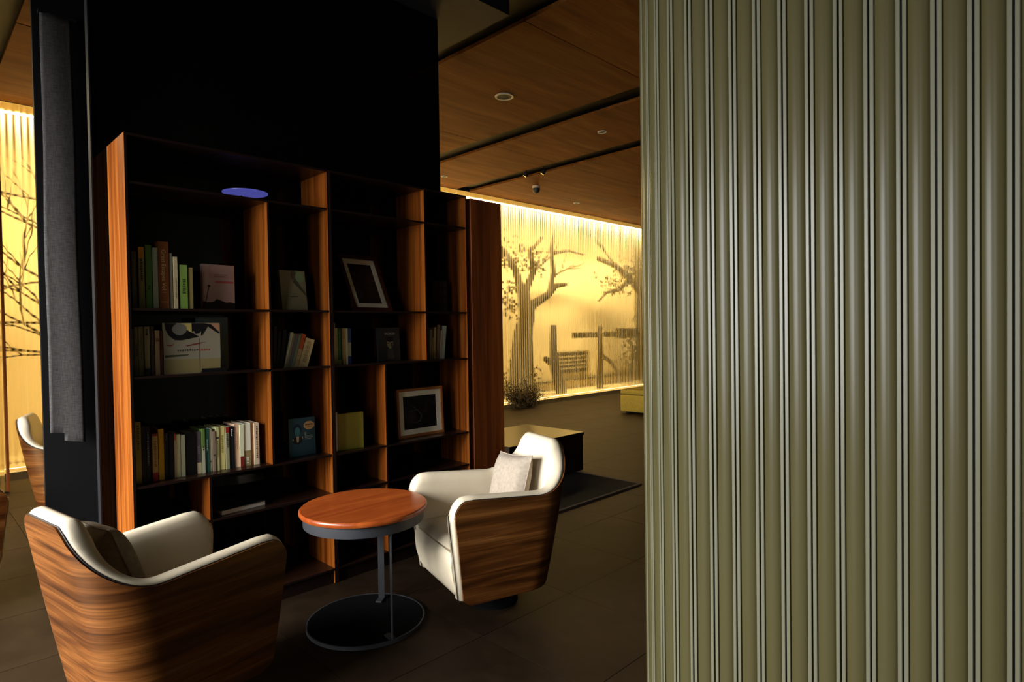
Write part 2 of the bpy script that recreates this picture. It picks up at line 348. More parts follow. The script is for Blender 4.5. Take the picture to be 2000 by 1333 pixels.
def tree(name, base, label, pts_list, group):
    r = empty(name, base); tag(r, label, 'tree', group)
    tr = pts_list[0]
    tubes('trunk', [tr], m_bark, r, 8)
    if len(pts_list) > 1: tubes('branches', pts_list[1:], m_bark, r, 5)
    return r
def rel(base, pts, r0, r1):
    pts = [Vector(p)-Vector(base) for p in pts]; n = len(pts)
    return (pts, [r0+(r1-r0)*i/(n-1) for i in range(n)])
def twigs(base, start, direction, length, r, depth, out):
    p = Vector(start); d = Vector(direction).normalized(); pts = [p.copy()]; n = 5
    for i in range(n):
        d = (d+Vector((random.uniform(-.25, .25), random.uniform(-.08, .08), random.uniform(-.2, .25)))).normalized()
        p = p+d*length/n; pts.append(p.copy())
        if depth > 0 and i > 0:
            nd = (d+Vector((random.uniform(-.9, .9), random.uniform(-.2, .2), random.uniform(-.5, .9)))).normalized()
            twigs(base, p, nd, length*0.6, r*0.6, depth-1, out)
    out.append(rel(base, pts, r, r*0.35))
def foliage(r, blobs, seed):
    rnd = random.Random(seed); v, f = [], []
    for (cx, cy, cz, rx, rz, n) in blobs:
        for i in range(n):
            a = rnd.gauss(0, .45); b = rnd.gauss(0, .45)
            c = Vector((cx+rx*a, cy+rnd.uniform(-.12, .12), cz+rz*b)) - r.location; s_ = rnd.uniform(.03, .075)
            u = Vector((rnd.uniform(-1, 1), rnd.uniform(-.6, .6), rnd.uniform(-1, 1))).normalized(); t2 = u.cross(Vector((rnd.uniform(-1, 1), 1, rnd.uniform(-1, 1)))).normalized()
            k = len(v); v += [c-u*s_, c+t2*s_*.5, c+u*s_, c-t2*s_*.5]; f.append((k, k+1, k+2, k+3))
    o = mesh_obj('leaves', v, f, m_bark, r); o['kind'] = 'stuff'
B = (8.0, 5.45, 0)
br = [rel(B, [(7.85, 5.45, 0), (7.95, 5.45, .7), (7.98, 5.45, 1.25), (8.1, 5.45, 1.6), (8.0, 5.45, 2.1)], .30, .13)]
br += [rel(B, [(8.05, 5.45, 1.45), (8.3, 5.45, 1.85), (8.75, 5.45, 2.05), (9.0, 5.45, 2.25), (9.3, 5.45, 2.28)], .12, .04),
       rel(B, [(8.0, 5.45, 2.0), (7.8, 5.45, 2.5), (7.5, 5.45, 2.85), (7.2, 5.45, 3.0)], .10, .03),
       rel(B, [(8.0, 5.45, 2.0), (8.3, 5.45, 2.5), (8.2, 5.45, 2.9), (8.6, 5.45, 3.2)], .09, .03),
       rel(B, [(8.75, 5.45, 2.05), (8.9, 5.45, 2.5), (8.85, 5.45, 3.0), (8.95, 5.45, 3.4)], .07, .03),
       rel(B, [(8.85, 5.45, 2.9), (9.4, 5.45, 3.0), (9.9, 5.45, 2.95)], .04, .02)]
for st, dd in (((8.3, 5.45, 2.5), (1, 0, .4)), ((7.8, 5.45, 2.5), (-1, 0, .2)), ((8.9, 5.45, 2.4), (.6, 0, .6))): twigs(B, st, dd, .7, .025, 1, br)
g1 = tree('garden_tree', B, 'thick leaning tree trunk behind the translucent wall, beside the walnut panel', br, 'trees behind the translucent wall')
B = (12.2, 5.45, 0)
br = [rel(B, [(12.25, 5.45, 0), (12.2, 5.45, .8), (12.25, 5.45, 1.6), (12.15, 5.45, 2.1), (11.6, 5.45, 2.55), (11.0, 5.45, 2.8), (10.4, 5.45, 2.9)], .16, .05)]
br += [rel(B, [(11.6, 5.45, 2.5), (11.2, 5.45, 2.25), (10.7, 5.45, 2.15), (10.4, 5.45, 1.95)], .06, .02),
       rel(B, [(12.3, 5.45, 1.3), (11.9, 5.45, 1.7), (11.7, 5.45, 1.5)], .06, .02)]
twigs(B, (11.0, 5.45, 2.8), (-.6, 0, .5), .9, .03, 1, br)
g2 = tree('garden_tree', B, 'arching tree with drooping bough behind the translucent wall, beside the fluted wall', br, 'trees behind the translucent wall')
B = (10.45, 5.45, 0)
tree('garden_tree', B, 'slender dark stem behind the translucent wall, right of the vent grille',
     [rel(B, [(10.4, 5.45, 0), (10.45, 5.45, .7), (10.44, 5.45, 1.4)], .09, .06), rel(B, [(10.45, 5.45, .75), (10.8, 5.45, .6), (11.1, 5.45, .3)], .07, .03)], 'trees behind the translucent wall')
B = (8.87, 5.45, 0)
tree('garden_tree', B, 'short dark stump behind the translucent wall, left of the vent grille',
     [rel(B, [(9.1, 5.45, 0), (8.9, 5.45, .55), (8.87, 5.45, .9), (8.88, 5.45, 1.43)], .13, .07), rel(B, [(8.9, 5.45, .6), (8.6, 5.45, .75)], .10, .06)], 'trees behind the translucent wall')
B = (1.0, 5.35, 0); br = [rel(B, [(1.0, 5.35, 0), (.95, 5.35, 1.0), (1.05, 5.35, 2.0), (.9, 5.35, 3.0)], .10, .04)]
for z0, dz, ln in ((1.2, .1, 1.3), (1.45, -.05, 1.4), (1.75, .25, 1.3), (2.3, .2, 1.2), (2.7, .05, 1.2), (1.35, .3, 1.1), (1.1, .0, 1.2)):
    twigs(B, (.98, 5.35, z0), (-1, 0, dz), ln, .020, 2, br)
tree('garden_tree', B, 'fine branched tree behind the translucent wall, left of the hanging grey cloth', br, 'trees behind the translucent wall')
foliage(g1, [(7.6, 5.45, 2.75, .9, .4, 140), (8.3, 5.45, 2.7, .4, .4, 90), (7.55, 5.45, 1.9, .5, .4, 140), (7.9, 5.4, .35, .45, .45, 480)], 5)
foliage(g2, [(11.7, 5.45, 2.6, .5, .4, 150), (11.7, 5.4, .7, .5, .5, 260), (11.1, 5.45, 2.4, .9, .4, 120)], 6)
low = tag(empty('garden_beam', (11.2, 5.75, 1.2)), 'dark horizontal beam behind the translucent wall, at stem height', 'beam')
boxes('rail', [((-1.4, -.03, -.06), (.2, .03, .06)), ((.2, -.03, -.10), (1.2, .03, .14))], m_bark, low)
vent = tag(empty('vent_grille', (10.1, 6.09, .36)), 'slatted vent grille low on the garden wall', 'vent')
boxes('frame', [((-.55, -.03, 0), (.55, 0, .03)), ((-.55, -.03, .44), (.55, 0, .47)), ((-.55, -.03, 0), (-.52, 0, .47)), ((.52, -.03, 0), (.55, 0, .47))], m_bark, vent)
box('recess', (-.53, -.012, .02), (.53, -.002, .45), m_bark, vent)
for i in range(4): box('slat', (-.53, -.03, .095+i*.086), (.53, -.012, .108+i*.086), m_plaster, vent)
ln = tag(empty('garden_kerb', (9.5, 6.05, 0)), 'dark low kerb along the foot of the garden wall', 'kerb')
box('kerb_stone', (-3.0, -.03, .18), (3.1, .04, .21), m_bark, ln)

# ------------------------------------------------------------------ bookcases
TH = 0.011; D = 0.293
Z = dict(top=2.214, s1=2.005, s2=1.462, s3=1.166, s4=0.690, s5=0.480)
PL = 0.07
def bookcase(x0, x1, label, dividers):
    r = empty('bookcase', ((x0+x1)/2, 0, 0)); tag(r, label, 'bookcase', 'pair of walnut bookcases'); ox = (x0+x1)/2
    def bx(n, a, b, m):
        o = box(n, (a[0]-ox, a[1], a[2]), (b[0]-ox, b[1], b[2]), m, r, 0.0004)
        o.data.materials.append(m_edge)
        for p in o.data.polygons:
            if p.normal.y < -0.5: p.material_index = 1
        return o
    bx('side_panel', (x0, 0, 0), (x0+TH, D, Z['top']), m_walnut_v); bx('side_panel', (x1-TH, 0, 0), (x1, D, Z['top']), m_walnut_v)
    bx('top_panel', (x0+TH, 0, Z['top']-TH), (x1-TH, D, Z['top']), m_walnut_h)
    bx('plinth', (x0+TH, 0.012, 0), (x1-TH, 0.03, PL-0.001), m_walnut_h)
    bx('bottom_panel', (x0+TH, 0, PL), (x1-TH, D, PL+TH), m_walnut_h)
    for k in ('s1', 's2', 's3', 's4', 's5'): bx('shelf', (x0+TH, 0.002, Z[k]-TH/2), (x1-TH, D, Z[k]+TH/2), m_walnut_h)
    lev = [Z['top']-TH, Z['s1'], Z['s2'], Z['s3'], Z['s4'], Z['s5'], PL+TH]
    for xd, a, b in dividers:
        for i in range(a, b):
            hi = lev[i]-(0 if i == 0 else TH/2); lo = lev[i+1]+(TH/2 if i+1 < 6 else 0)
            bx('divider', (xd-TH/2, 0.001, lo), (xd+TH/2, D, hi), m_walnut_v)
    return r
bookcase(0.0, 0.946, 'left walnut bookcase of the pair, with the long row of small books', [(0.615, 1, 4), (0.315, 4, 6)])
bookcase(0.948, 1.914, 'right walnut bookcase of the pair, with two framed pictures', [(1.579, 0, 3), (1.281, 3, 6)])
ZT = {k: Z[k]+TH/2 for k in Z}

# tall walnut panel beyond the bookcases
pn = tag(empty('walnut_panel', (2.085, 0.045, 0)), 'tall dark walnut panel standing right of the bookcases', 'panel')
box('board', (-0.138, -0.045, 0.0), (0.138, 0.0, 2.205), m_walnut_dark, pn, 0.002)
box('foot_rail', (-0.13, -0.03, 0.0), (0.13, 0.06, 0.012), m_black, pn)

# ------------------------------------------------------------------ books
def q(c): return lin(c)
def bmat(c, rough=0.55): return mat('cover_%02d_%02d_%02d' % tuple(int(x) for x in c), q(c), rough=rough, spec=0.3)
def book(t, h, wd, col, label, group, mtx, bands=(), title=None, hard=True, cat='book', pages=None):
    """local: spine faces -Y, x across the spine, y depth, z up"""
    r = empty('book'); r.matrix_world = mtx; tag(r, label, cat, group)
    m = bmat(col); c = 0.0016; e = 0.003 if hard else 0.0
    boxes('cover', [((0, 0, 0), (t, 0.003, h)), ((0, 0.003, 0), (c, wd, h)), ((t-c, 0.003, 0), (t, wd, h))], m, r)
    box('page_block', (c, 0.003, e), (t-c, wd-e-0.001, h-e), pages or m_pages, r)
    for z0, z1, bc in bands: box('spine_band', (0.0003, -0.0006, z0*h), (t-0.0003, 0.0, z1*h), bmat(bc), r)
    if title:
        z0, z1, tc, wf = title
        L = []; z = z1*h; rnd = random.Random(int(t*1e5+h*1e4))
        while z > z0*h:
            s = rnd.uniform(.004, .009)
            L.append(((t*(.5-wf/2)+rnd.uniform(0, .1*t), -0.0012, max(z-s, z0*h)), (t*(.5+wf/2)-rnd.uniform(0, .1*t), -0.0006, z)))
            z -= s+rnd.uniform(.002, .004)
        boxes('title_print', L, bmat(tc), r)
    return r
def upright(X, Y, z): return Matrix.Translation((X, Y, z))
def leaned(X, Y, z, a): return Matrix.Translation((X, Y, z)) @ Matrix.Rotation(a, 4, 'Y')
ORD = ['first', 'second', 'third', 'fourth', 'fifth', 'sixth', 'seventh', 'eighth', 'ninth', 'tenth', 'eleventh', 'twelfth', 'thirteenth', 'fourteenth', 'fifteenth', 'sixteenth',
       'seventeenth', 'eighteenth', 'nineteenth', 'twentieth', 'twenty-first', 'twenty-second', 'twenty-third', 'twenty-fourth', 'twenty-fifth']
def rowof(data, Y, z, looks, place, group, wd=0.17):
    for i, ((X, t, h), (look, col, bands, title)) in enumerate(zip(data, looks)):
        r = book(max(t-0.001, 0.006), h, wd+((i*37) % 5)*0.004, col, f'{look}, {ORD[i]} from the left {place}', group, upright(X, Y+((i*7) % 3)*0.003, z), bands, title)
        if look.startswith('thick brown'):
            mt = Matrix.Translation((t*0.5, -0.0006, h*0.56)) @ Matrix.Rotation(PI/2, 4, 'X') @ Matrix.Rotation(-PI/2, 4, 'Z')
            text_mesh('title_print', 'Great Escapes Vol I', 0.0245, bmat((196, 160, 90)), r, mt)
            boxes('title_rule', [((.006, -.0012, .03), (t-.007, -.0005, .0325))], bmat((170, 130, 70)), r)

A = [(0.029, 0.019, 0.248), (0.056, 0.023, 0.27), (0.084, 0.025, 0.281), (0.112, 0.02, 0.271), (0.133, 0.044, 0.301), (0.18, 0.012, 0.252), (0.195, 0.017, 0.236), (0.222, 0.032, 0.202), (0.258, 0.02, 0.192)]
rowof(A, .05, ZT['s2'], [
    ('dark olive brown book', (92, 82, 62), (), (.35, .85, (140, 130, 105), .3)),
    ('olive book with yellow top', (150, 138, 98), ((.82, 1, (225, 155, 20)),), (.45, .8, (80, 60, 40), .45)),
    ('dark green tall book', (82, 112, 48), (), (.3, .36, (40, 60, 20), .4)),
    ('grey green slim tall book', (160, 165, 135), (), (.7, .95, (200, 200, 180), .3)),
    ('thick brown book with gold title', (120, 66, 32), (), None),
    ('slim grey book', (140, 132, 108), (), None),
    ('slim beige book', (205, 188, 145), (), (.2, .6, (150, 135, 100), .3)),
    ('lime green book', (128, 158, 72), (), (.35, .68, (60, 80, 40), .45)),
    ('olive short book', (140, 125, 72), (), None)],
    'in the upper left compartment', 'books in the upper left compartment', .2)
Bd = [(0.019, 0.014, 0.206), (0.035, 0.015, 0.215), (0.052, 0.02, 0.216), (0.073, 0.021, 0.216), (0.098, 0.015, 0.218), (0.116, 0.02, 0.199), (0.138, 0.008, 0.197)]
rowof(Bd, .06, ZT['s3'], [
    ('black green book', (70, 72, 56), ((0, .2, (40, 60, 60)),), None),
    ('dull olive book', (112, 104, 74), (), (.4, .65, (50, 40, 30), .6)),
    ('grey olive book', (142, 134, 98), (), (.3, .9, (100, 92, 66), .3)),
    ('pale olive book with dark seal', (150, 142, 104), ((0, .14, (45, 60, 62)),), (.82, .95, (45, 35, 28), .5)),
    ('dark brown book', (64, 46, 38), (), (.5, .9, (110, 95, 80), .3)),
    ('tan book', (182, 150, 112), (), (.75, .82, (120, 70, 50), .8)),
    ('thin dark red book', (92, 40, 26), (), None)],
    'in the bird book row', 'books beside the bird picture book', .16)
Cd = [(0.029, 0.024, 0.272), (0.054, 0.017, 0.251), (0.072, 0.018, 0.247), (0.096, 0.023, 0.212), (0.122, 0.022, 0.23), (0.145, 0.019, 0.208), (0.165, 0.018, 0.203), (0.185, 0.009, 0.202), (0.194, 0.019, 0.196), (0.215, 0.016, 0.191), (0.233, 0.046, 0.196), (0.281, 0.022, 0.196), (0.304, 0.014, 0.207), (0.321, 0.016, 0.206), (0.338, 0.012, 0.205), (0.352, 0.013, 0.191), (0.368, 0.015, 0.207), (0.384, 0.026, 0.207), (0.412, 0.017, 0.204), (0.431, 0.023, 0.202), (0.456, 0.023, 0.213), (0.479, 0.02, 0.208), (0.5, 0.033, 0.21), (0.534, 0.015, 0.208), (0.549, 0.025, 0.207)]
rowof(Cd, .07, ZT['s4'], [
    ('tall olive yellow book', (150, 128, 48), (), (.55, .95, (90, 70, 30), .5)),
    ('black book', (18, 18, 22), (), None),
    ('black book with white title', (22, 20, 22), (), (.3, .9, (130, 130, 130), .4)),
    ('tan book with red foot', (172, 140, 78), ((0, .18, (140, 30, 34)), (.95, 1, (140, 40, 30))), (.3, .85, (120, 90, 50), .4)),
    ('mustard yellow book', (190, 142, 30), (), None),
    ('black book with pale fleck', (20, 20, 26), (), (.85, .98, (120, 120, 90), .2)),
    ('black plain book', (20, 20, 28), (), (.1, .9, (50, 48, 58), .2)),
    ('thin beige book', (190, 165, 130), ((.85, 1, (190, 90, 50)),), None),
    ('cream book', (222, 214, 165), (), None),
    ('pale grey green book', (190, 190, 155), (), None),
    ('thick black book', (12, 12, 14), (), None),
    ('dark grey book with beige foot', (92, 82, 88), ((0, .26, (205, 185, 150)),), (.45, .65, (130, 120, 125), .5)),
    ('green white book', (110, 140, 66), ((0, .58, (195, 190, 165)),), (.5, .6, (40, 40, 30), .5)),
    ('dark green book with pale title', (36, 92, 78), (), (.5, .75, (150, 175, 160), .45)),
    ('slim white book', (205, 208, 178), (), (.22, .25, (60, 60, 50), .6)),
    ('slim grey brown book', (145, 125, 102), (), (.38, .42, (70, 50, 45), .7)),
    ('pale green cream book', (205, 205, 145), ((.74, .78, (60, 55, 40)),), (.3, .7, (120, 120, 80), .3)),
    ('cream yellow book with green title', (218, 204, 130), (), (.4, .8, (150, 145, 60), .35)),
    ('grey green book with red head', (160, 158, 122), ((.86, 1, (160, 34, 26)),), (.5, .84, (60, 60, 60), .4)),
    ('black book with white characters', (20, 22, 28), (), (.78, .95, (230, 230, 230), .35)),
    ('pinkish beige book', (225, 185, 152), (), (.4, .8, (195, 150, 120), .3)),
    ('white slim book with dark red foot', (225, 230, 190), ((0, .24, (130, 36, 34)),), None),
    ('thick white book with olive foot', (240, 242, 215), ((0, .36, (150, 135, 92)),), (.06, .2, (230, 225, 200), .5)),
    ('tan slim book', (165, 120, 80), (), None),
    ('beige book with black title', (218, 200, 165), (), (.15, .92, (50, 36, 26), .3))],
    'in the long lower row', 'books in the long lower row', .15)
# leaning row in the narrow compartment
for i, (X, t, h, a, col, look) in enumerate([
    (0.641, .010, .193, .02, (70, 60, 50), 'thin brown book'), (0.653, .016, .215, .05, (40, 36, 48), 'dark violet book'), (0.671, .015, .19, .08, (34, 30, 36), 'black book'), (0.688, .018, .198, .12, (38, 34, 40), 'charcoal book'),
    (0.709, .009, .188, .26, (205, 200, 160), 'thin cream book'), (0.7195, .009, .180, .265, (150, 140, 108), 'thin olive book'), (0.730, .017, .178, .27, (112, 108, 100), 'grey book'), (0.749, .013, .175, .275, (130, 142, 118), 'green grey book'),
    (0.764, .021, .180, .285, (190, 160, 112), 'tan book with orange head'), (0.788, .050, .160, .30, (205, 185, 132), 'thick beige book')]):
    book(t, h, .15, col, f'{look} leaning, {ORD[i]} from the left in the narrow leaning row', 'leaning books in the narrow compartment', leaned(X, .07, ZT['s3']+0.0005, a),
         ((.55, 1, (205, 90, 40)),) if i == 8 else (), (.2, .9, (165, 142, 95), .5) if i == 9 else None)
# short row in the right bookcase
Fd = [(0.989, 0.011, 0.229), (1.0, 0.015, 0.201), (1.017, 0.022, 0.2), (1.04, 0.02, 0.2), (1.063, 0.015, 0.199), (1.079, 0.021, 0.199)]
rowof(Fd, .06, ZT['s3'], [
    ('thin cream book', (185, 175, 138), (), None), ('beige book', (210, 190, 140), (), (.2, .8, (150, 130, 90), .3)), ('green book with pale foot', (52, 120, 72), ((0, .12, (190, 200, 160)),), (.4, .9, (120, 160, 120), .3)),
    ('tan book', (205, 175, 110), (), (.3, .9, (165, 125, 70), .3)), ('pale yellow book', (215, 205, 160), (), None), ('cream book with blue foot', (170, 168, 130), ((0, .22, (36, 60, 130)), (.6, 1, (60, 72, 112))), None)],
    'in the right bookcase short row', 'books in the right bookcase short row', .16)
for i, (X, t, h, a, col, look) in enumerate([
    (1.638, .016, .195, .02, (80, 78, 66), 'dark grey book'), (1.657, .016, .186, .035, (170, 150, 112), 'tan book'), (1.676, .010, .135, .035, (185, 170, 90), 'short yellow book'), (1.689, .017, .20, .04, (225, 205, 160), 'cream book'),
    (1.709, .020, .216, .07, (150, 120, 92), 'tall brown book'), (1.735, .013, .18, .09, (190, 165, 150), 'pinkish slim book'), (1.752, .022, .21, .11, (190, 195, 170), 'grey white book')]):
    book(t, h, .15, col, f'{look} tilted, {ORD[i]} from the left in the far right compartment', 'tilted books in the far right compartment', leaned(X, .08, ZT['s3']+0.0005, a))
book(.018, .233, .2, (180, 170, 128), 'slim cream upright book alone beside the divider, above the tilted books', None, upright(1.5885, .08, ZT['s2']))

# face-out books: cover faces the room, spine to the left
def faceout(X, Y, z, wd, h, t, col, label, yaw=0.0, tilt=0.0, spine=None, name_group=None):
    mtx = Matrix.Translation((X, Y, z)) @ Matrix.Rotation(yaw, 4, 'Z') @ Matrix.Rotation(-tilt, 4, 'X') @ Matrix.Rotation(-PI/2, 4, 'Z')
    r = book(t, h, wd, col, label, name_group, mtx, ((0, 1, spine),) if spine else ())
    return r
def cover_poly(r, t, pts, col, name='cover_print', lift=0.0004, m=None):
    v = [(t, y, z) for y, z in pts]+[(t+lift, y, z) for y, z in pts]; n = len(pts)
    f = [tuple(range(n))[::-1], tuple(range(n, 2*n))]+[(i, (i+1) % n, n+(i+1) % n, n+i) for i in range(n)]
    return mesh_obj(name, v, f, m or bmat(col), r)
def ell(cy, cz, ry, rz, n=20): return [(cy+ry*math.cos(2*PI*i/n), cz+rz*math.sin(2*PI*i/n)) for i in range(n)]
def rc(y0, z0, y1, z1): return [(y0, z0), (y1, z0), (y1, z1), (y0, z1)]

# bird picture book
r = faceout(.150, .075, ZT['s3'], .245, .232,   .016, (142, 134, 112), 'large pale picture book with black bird on the cover, facing out', yaw=0.02, spine=(196, 186, 140)); t = .016
cover_poly(r, t, rc(.002, .002, .243, .065), (138, 122, 78), 'grass_print')
cover_poly(r, t, rc(.075, .170, .118, .230), (190, 172, 96), 'patch_print', .0003)
cover_poly(r, t, rc(.205, .195, .243, .230), (176, 130, 96), 'patch_print', .0003)
cover_poly(r, t, [(.004, .231), (.05, .231), (.105, .195), (.150, .168), (.112, .160), (.075, .152), (.045, .154), (.02, .175), (.008, .200)], (14, 14, 16), 'bird_print', .0006)
cover_poly(r, t, ell(.066, .203, .031, .027), (112, 110, 98), 'bird_breast_print', .0009)
cover_poly(r, t, [(.118, .231), (.170, .231), (.205, .225), (.243, .185), (.238, .180), (.190, .215), (.165, .175), (.158, .172), (.160, .195), (.150, .182), (.135, .180), (.128, .195), (.120, .190)], (16, 15, 17), 'figure_print', .0006)
cover_poly(r, t, [(.0, .132), (.03, .132), (.045, .140), (.03, .126)], (140, 40, 26), 'branch_print', .0006)
cover_poly(r, t, [(.09, .128), (.14, .138), (.18, .142), (.14, .132), (.10, .124)], (112, 40, 30), 'branch_print', .0006)
cover_poly(r, t, [(.002, .074), (.10, .082), (.105, .087), (.002, .086)], (62, 66, 46), 'stroke_print', .0006)
L = []
for i in range(14):
    y = .055+i*.0103
    L.append((y, .102+random.uniform(-.001, .001), random.uniform(.006, .011)))
for i, (y, z, hh) in enumerate(L): cover_poly(r, t, rc(y, z, y+.006, z+hh), (70, 62, 52) if i < 9 else (150, 66, 54), 'title_print', .0006)
box('cover_print', (t, .150, .012), (t+.0006, .1515, .16), bmat((80, 66, 60)), r)
st = tag(empty('book_stand', (.36, .068, ZT['s3'])), 'small black easel in front of the bird book', 'book stand', None)
box('ledge', (-.055, -.018, 0), (.055, 0, .006), m_black, st); box('lip', (-.055, -.022, 0), (.055, -.018, .018), m_black, st)
faceout(.330, .205, ZT['s3'], .15, .262, .012, (96, 118, 122), 'blue grey tall book standing behind the bird book')
# pink book
r = faceout(.333, .125, ZT['s2']+.002, .155, .216, .022, (178, 146, 134), 'dusty pink book facing out, right of the upper left row', yaw=0.10, spine=(226, 190, 185)); t = .022
cover_poly(r, t, rc(.03, .150, .153, .214), (170, 135, 122), lift=.0003)
cover_poly(r, t, rc(.06, .128, .150, .138), (180, 86, 84), 'title_print')
cover_poly(r, t, rc(.055, .158, .11, .161), (120, 90, 80), 'title_print'); cover_poly(r, t, rc(.055, .166, .12, .169), (120, 90, 80), 'title_print')
cover_poly(r, t, [(.0, .0), (.155, .0), (.155, .032), (.13, .036), (.11, .034), (.08, .046), (.065, .05), (.05, .036), (.02, .034), (.0, .04)], (22, 18, 20), 'silhouette_print')
cover_poly(r, t, ell(.030, .112, .007, .006), (60, 40, 34), 'silhouette_print')
cover_poly(r, t, [(.010, .035), (.016, .035), (.032, .108), (.028, .110)], (96, 70, 58), 'silhouette_print')
# pale green book in narrow compartment
r = faceout(.716, .10, ZT['s2'], .142, .212, .016, (158, 156, 122), 'pale green book leaning back, facing out alone in the narrow compartment', yaw=0.04, tilt=.14, spine=(165, 170, 125)); t = .016
cover_poly(r, t, ell(.110, .178, .024, .028), (150, 185, 140), 'oval_print', .0005); cover_poly(r, t, ell(.078, .185, .018, .026), (108, 104, 84), 'oval_print', .0004)
cover_poly(r, t, [(.07, .15), (.085, .17), (.14, .09), (.14, .075)], (96, 100, 74), 'stroke_print', .0006)
cover_poly(r, t, rc(.05, .07, .09, .074), (90, 88, 66), 'title_print')
# black portrait book
r = faceout(1.328, .16, ZT['s3'], .155, .200, .018, (52, 52, 50), 'black book with small pale face, facing out in the right bookcase', yaw=0.0, tilt=.06, spine=(66, 68, 70)); t = .018
mt = Matrix.Translation((t+.0003, .085, .163)) @ Matrix.Rotation(PI/2, 4, 'Z') @ Matrix.Rotation(PI/2, 4, 'X')
text_mesh('title_print', 'SALINGER', .0165, bmat((190, 180, 165)), r, mt)
cover_poly(r, t, rc(.0835, .142, .0848, .158), (170, 150, 130), 'title_print')
cover_poly(r, t, [(.060, .126), (.102, .126), (.106, .100), (.098, .085), (.088, .074), (.078, .074), (.068, .085), (.062, .100)], (150, 142, 108), 'portrait_print')
cover_poly(r, t, ell(.083, .130, .026, .017), (34, 26, 26), 'portrait_print', .0006)
cover_poly(r, t, rc(.066, .104, .079, .108), (50, 40, 28), 'portrait_print', .0008); cover_poly(r, t, rc(.089, .104, .102, .108), (50, 40, 28), 'portrait_print', .0008)
cover_poly(r, t, [(.086, .106), (.102, .102), (.099, .086), (.088, .084)], (88, 80, 62), 'portrait_print', .0006)
cover_poly(r, t, [(.066, .074), (.104, .074), (.110, .012), (.060, .012)], (78, 80, 66), 'portrait_print', .0003)
# black patterned block behind, upper right compartment
r = faceout(1.715, .14, ZT['s2'], .118, .205, .03, (26, 25, 26), 'black patterned book facing out in the upper right corner compartment')
for i in range(3):
    for j in range(4): cover_poly(r, .03, ell(.022+i*.037, .028+j*.05, .012, .018, 10), (40, 38, 40), 'pattern_print')
# blue book
r = faceout(.742, .11, ZT['s4'], .148, .200, .014, (44, 92, 112), 'teal blue book with cartoon figure and cloud badge, facing out', yaw=0.0, tilt=.03, spine=(66, 78, 84)); t = .014
cl = []
for i in range(48):
    a = 2*PI*i/48; k = 1+.09*abs(math.sin(4*a)); cl.append((.113+.029*k*math.cos(a), .158+.021*k*math.sin(a)))
cover_poly(r, t, cl, (225, 205, 150), 'cloud_print')
for i in range(5): cover_poly(r, t, rc(.093+i*.0085, .157+(i % 2)*.002, .099+i*.0085, .166), (110, 76, 40), 'title_print', .0008)
cover_poly(r, t, rc(.10, .148, .13, .151), (170, 130, 60), 'title_print', .0008)
cover_poly(r, t, ell(.046, .140, .024, .030), (20, 52, 72), 'figure_print', .0004); cover_poly(r, t, ell(.047, .130, .015, .024), (60, 150, 160), 'figure_print', .0008)
cover_poly(r, t, [(.020, .100), (.074, .100), (.070, .072), (.047, .062), (.022, .072)], (18, 36, 42), 'figure_print', .0005)
cover_poly(r, t, [(.040, .104), (.056, .104), (.053, .076), (.047, .070), (.043, .076)], (215, 200, 175), 'figure_print', .0009)
for y0, z0, y1, z1 in ((.086, .108, .096, .122), (.088, .100, .128, .104), (.088, .092, .136, .096), (.088, .085, .124, .088)): cover_poly(r, t, rc(y0, z0, y1, z1), (150, 180, 180), 'title_print')
for cy, cz in ((.022, .088), (.074, .096)): cover_poly(r, t, ell(cy, cz, .004, .006, 8), (190, 200, 195), 'figure_print', .0009)
# yellow green book and a thin cream one
book(.010, .213, .15, (205, 195, 160), 'thin cream book standing against the bookcase side, behind the mustard book', None, upright(.992, .06, ZT['s4']))
r = faceout(1.010, .085, ZT['s4'], .150, .202, .022, (150, 140, 44), 'mustard green book facing out in the right bookcase', yaw=-0.08, spine=(215, 190, 150)); t = .022
cover_poly(r, t, rc(.002, .108, .148, .109), (120, 112, 36)); box('spine_band', (0, -.0008, .138), (t, -.0002, .142), bmat((90, 50, 40)), r)
# magazine lying flat
mg = tag(empty('magazine', (.47, .15, ZT['s5']), .12), 'thick magazine lying flat on the low left shelf', 'magazine')
box('page_block', (-.107, -.10, .001), (.112, .10, .021), mat('magazine_paper', (.62, .57, .47), rough=.8), mg)
box('cover', (-.112, -.103, .021), (.115, .103, .0225), mat('magazine_cover', (.025, .024, .026), rough=.35), mg)
for i in range(3): box('title_print', (-.05, -.06+i*.03, .0225), (.06, -.05+i*.03, .0229), bmat((70, 64, 66)), mg)

# framed pictures
def frame(loc, wd, hh, fw, mw, mf, label, yaw, tilt, art):
    r = empty('framed_picture'); tag(r, label, 'picture', 'framed pictures on the bookcase')
    r.matrix_world = Matrix.Translation(loc) @ Matrix.Rotation(yaw, 4, 'Z') @ Matrix.Rotation(-tilt, 4, 'X')
    for lo, hi in (((-wd/2, 0, 0), (wd/2, .022, fw)), ((-wd/2, 0, hh-fw), (wd/2, .022, hh)), ((-wd/2, 0, fw), (-wd/2+fw, .022, hh-fw)), ((wd/2-fw, 0, fw), (wd/2, .022, hh-fw))): box('frame_rail', lo, hi, mf, r, .0015)
    i = fw; a = fw+mw
    boxes('mat_board', [((-wd/2+i, .008, i), (wd/2-i, .012, a)), ((-wd/2+i, .008, hh-a), (wd/2-i, .012, hh-i)), ((-wd/2+i, .008, a), (-wd/2+a, .012, hh-a)), ((wd/2-a, .008, a), (wd/2-i, .012, hh-a))], m_mat_board, r)
    box('photograph', (-wd/2+a-.002, .012, a-.002), (wd/2-a+.002, .014, hh-a+.002), m_photo_dark, r)
    box('backing', (-wd/2+.004, .015, .004), (wd/2-.004, .021, hh-.004), m_black, r)
    return r
